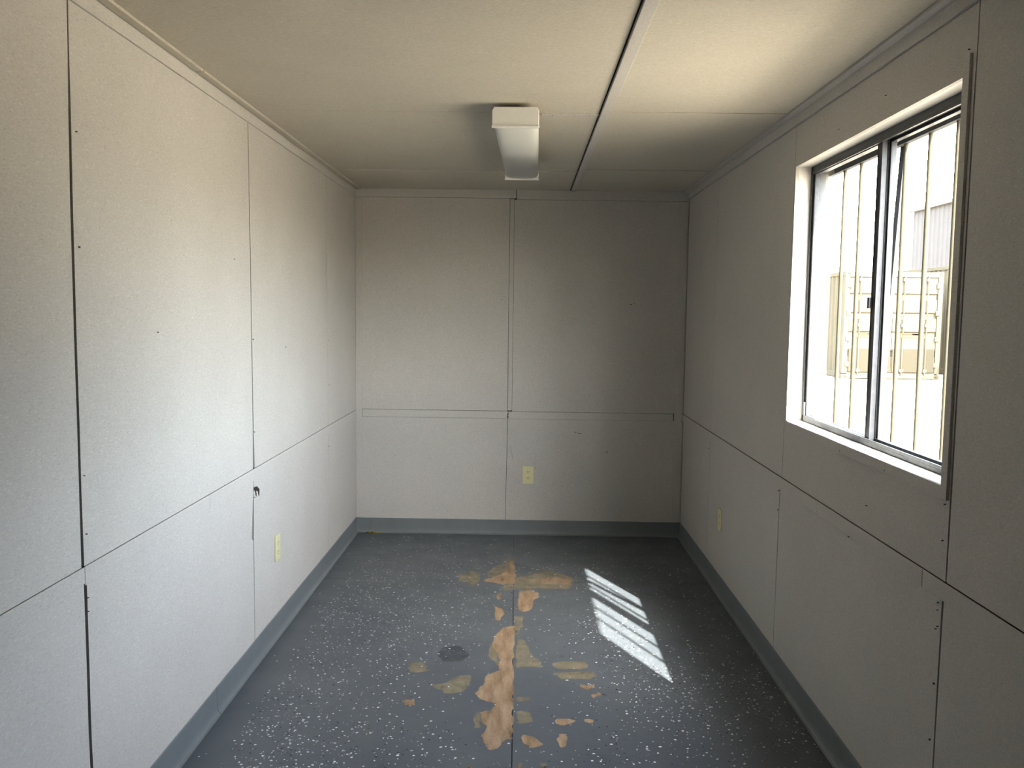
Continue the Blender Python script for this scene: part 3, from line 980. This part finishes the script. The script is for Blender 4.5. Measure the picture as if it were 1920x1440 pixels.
def container(label, loc, size, body_mat, doors, group):
    """local origin at the centre of the near end, on the ground; runs along +y"""
    w, l, h = size
    c = thing('shipping_container', label, 'container', loc, 0.0, group)
    hw = w / 2
    base = 0.02
    for s in (-1, 1):
        mb = MB()
        corrugated(mb, (lambda a, z, d, s=s: (s * (hw - 0.02 + d), a, z)), 0.12, l - 0.12, base + 0.15, h - 0.10, 0.28, 0.036)
        mb.make('side_wall', body_mat, c)
        box('top_side_rail', (s * hw - (0.06 if s > 0 else 0), 0.1, h - 0.10), (s * hw + (0.06 if s < 0 else 0), l - 0.1, h), body_mat, c, 0.006)
        box('bottom_side_rail', (s * hw - (0.06 if s > 0 else 0), 0.1, base), (s * hw + (0.06 if s < 0 else 0), l - 0.1, base + 0.15), body_mat, c, 0.006)
        for ya, yb in ((0.0, 0.16), (l - 0.16, l)):
            box('corner_post', (s * hw - (0.12 if s > 0 else 0), ya, base + 0.12), (s * hw + (0.12 if s < 0 else 0), yb, h - 0.12), body_mat, c, 0.008)
            for za, zb in ((0.0, 0.12), (h - 0.12, h)):
                cc = box('corner_casting', (s * hw - (0.165 if s > 0 else 0.003), ya - 0.004, za), (s * hw + (0.165 if s < 0 else 0.003), yb + 0.004, zb), body_mat, c, 0.006)
                if ya == 0.0:
                    cx = s * (hw - 0.085)
                    MB().prism([(cx + 0.036 * math.cos(6.2832 * i / 16), (za + zb) / 2 + 0.026 * math.sin(6.2832 * i / 16)) for i in range(16)],
                               lambda a, b, d: (a, d, b), -0.0045, -0.0055).make('casting_hole', M['dirt'], cc)
    box('roof', (-hw + 0.03, 0.05, h - 0.06), (hw - 0.03, l - 0.05, h - 0.03), body_mat, c)
    mb = MB()
    corrugated(mb, lambda a, z, d: (a, l - 0.06 + d, z), -hw + 0.1, hw - 0.1, base + 0.1, h - 0.1, 0.28, 0.036)
    mb.make('end_wall', body_mat, c)
    box('header', (-hw + 0.12, 0.0, h - 0.14), (hw - 0.12, 0.10, h - 0.01), body_mat, c, 0.006)
    box('door_sill', (-hw + 0.12, 0.0, base), (hw - 0.12, 0.10, base + 0.14), body_mat, c, 0.006)
    if doors:
        for s in (-1, 1):
            xa, xb = (-hw + 0.13, -0.006) if s < 0 else (0.006, hw - 0.13)
            za, zb = base + 0.15, h - 0.15
            # door leaf pressed with horizontal channels
            prof_ = [(za, 0.02)]
            nrib = 5
            for i in range(1, nrib):
                zc = za + (zb - za) * i / nrib
                prof_ += [(zc - 0.09, 0.02), (zc - 0.05, 0.058), (zc + 0.05, 0.058), (zc + 0.09, 0.02)]
            prof_.append((zb, 0.02))
            v_, f_ = [], []
            for z, d in prof_:
                v_ += [(xa, d, z), (xb, d, z)]
            for i in range(len(prof_) - 1):
                f_.append((2 * i, 2 * i + 1, 2 * i + 3, 2 * i + 2))
            dr = mesh_obj('container_door', v_, f_, body_mat, c)
            for xr in (xa + 0.25, xb - 0.25):
                MB().cyl((xr, -0.025, za - 0.05), (xr, -0.025, zb + 0.05), 0.017, 10).make('locking_rod', body_mat, dr)
                for zz in (za + 0.05, (za + zb) / 2, zb - 0.05):
                    box('rod_bracket', (xr - 0.05, -0.045, zz - 0.04), (xr + 0.05, 0.02, zz + 0.04), body_mat, dr, 0.004)
                box('lock_handle', (xr - 0.02, -0.05, za + 0.95), (xr + 0.38 * (1 if xr < (xa + xb) / 2 else -1) + 0.02, -0.03, za + 0.985), M['dirt'], dr)
            box('shade_band', (xa + 0.02, -0.006, za + 0.01), (xb - 0.02, 0.016, za + 0.60), M['ramp'], dr, 0.003)  # flat band added for the shaded foot of the door
            for zz in (za + 0.2, za + 0.85, za + 1.5, zb - 0.2):
                xh = xa - 0.02 if s < 0 else xb + 0.02
                box('hinge', (xh - 0.05, -0.02, zz - 0.06), (xh + 0.05, 0.02, zz + 0.06), body_mat, dr, 0.004)
    else:
        mb = MB()
        corrugated(mb, lambda a, z, d: (a, 0.06 - d, z), -hw + 0.1, hw - 0.1, base + 0.1, h - 0.1, 0.28, 0.036)
        mb.make('end_wall', body_mat, c)
    return c


container('pale yellow shipping container with double doors facing the window', (9.25, 22.0, GZ), (2.44, 6.06, 2.70), M['cont_y'], True, 'containers in the yard')
container('long tan shipping container whose shaded side runs below the grey warehouse', (12.75, 13.0, GZ), (2.44, 14.5, 2.98), M['cont_t'], False, 'containers in the yard')
wh = thing('warehouse', 'grey corrugated metal warehouse behind the containers', 'building', (16.0, 36.5, GZ))
mb = MB()
corrugated(mb, lambda a, z, d: (-d, a, z), -26.0, 0.0, 0.0, 5.95, 0.36, 0.035)
mb.make('side_cladding', M['clad'], wh)
mb = MB()
corrugated(mb, lambda a, z, d: (a, d * -1, z), 0.0, 14.0, 0.0, 5.95, 0.36, 0.06)
mb.make('end_cladding', M['clad'], wh)
box('side_cladding', (13.9, -26.0, 0.0), (14.0, 0.0, 5.95), M['clad'], wh)
box('end_cladding', (0.0, -26.1, 0.0), (14.0, -26.0, 5.95), M['clad'], wh)
box('roof', (-0.06, -26.2, 5.95), (14.1, 0.12, 6.03), M['clad'], wh, 0.01)
box('gutter', (-0.14, -26.2, 5.86), (-0.04, 0.12, 5.98), M['clad'], wh, 0.01)
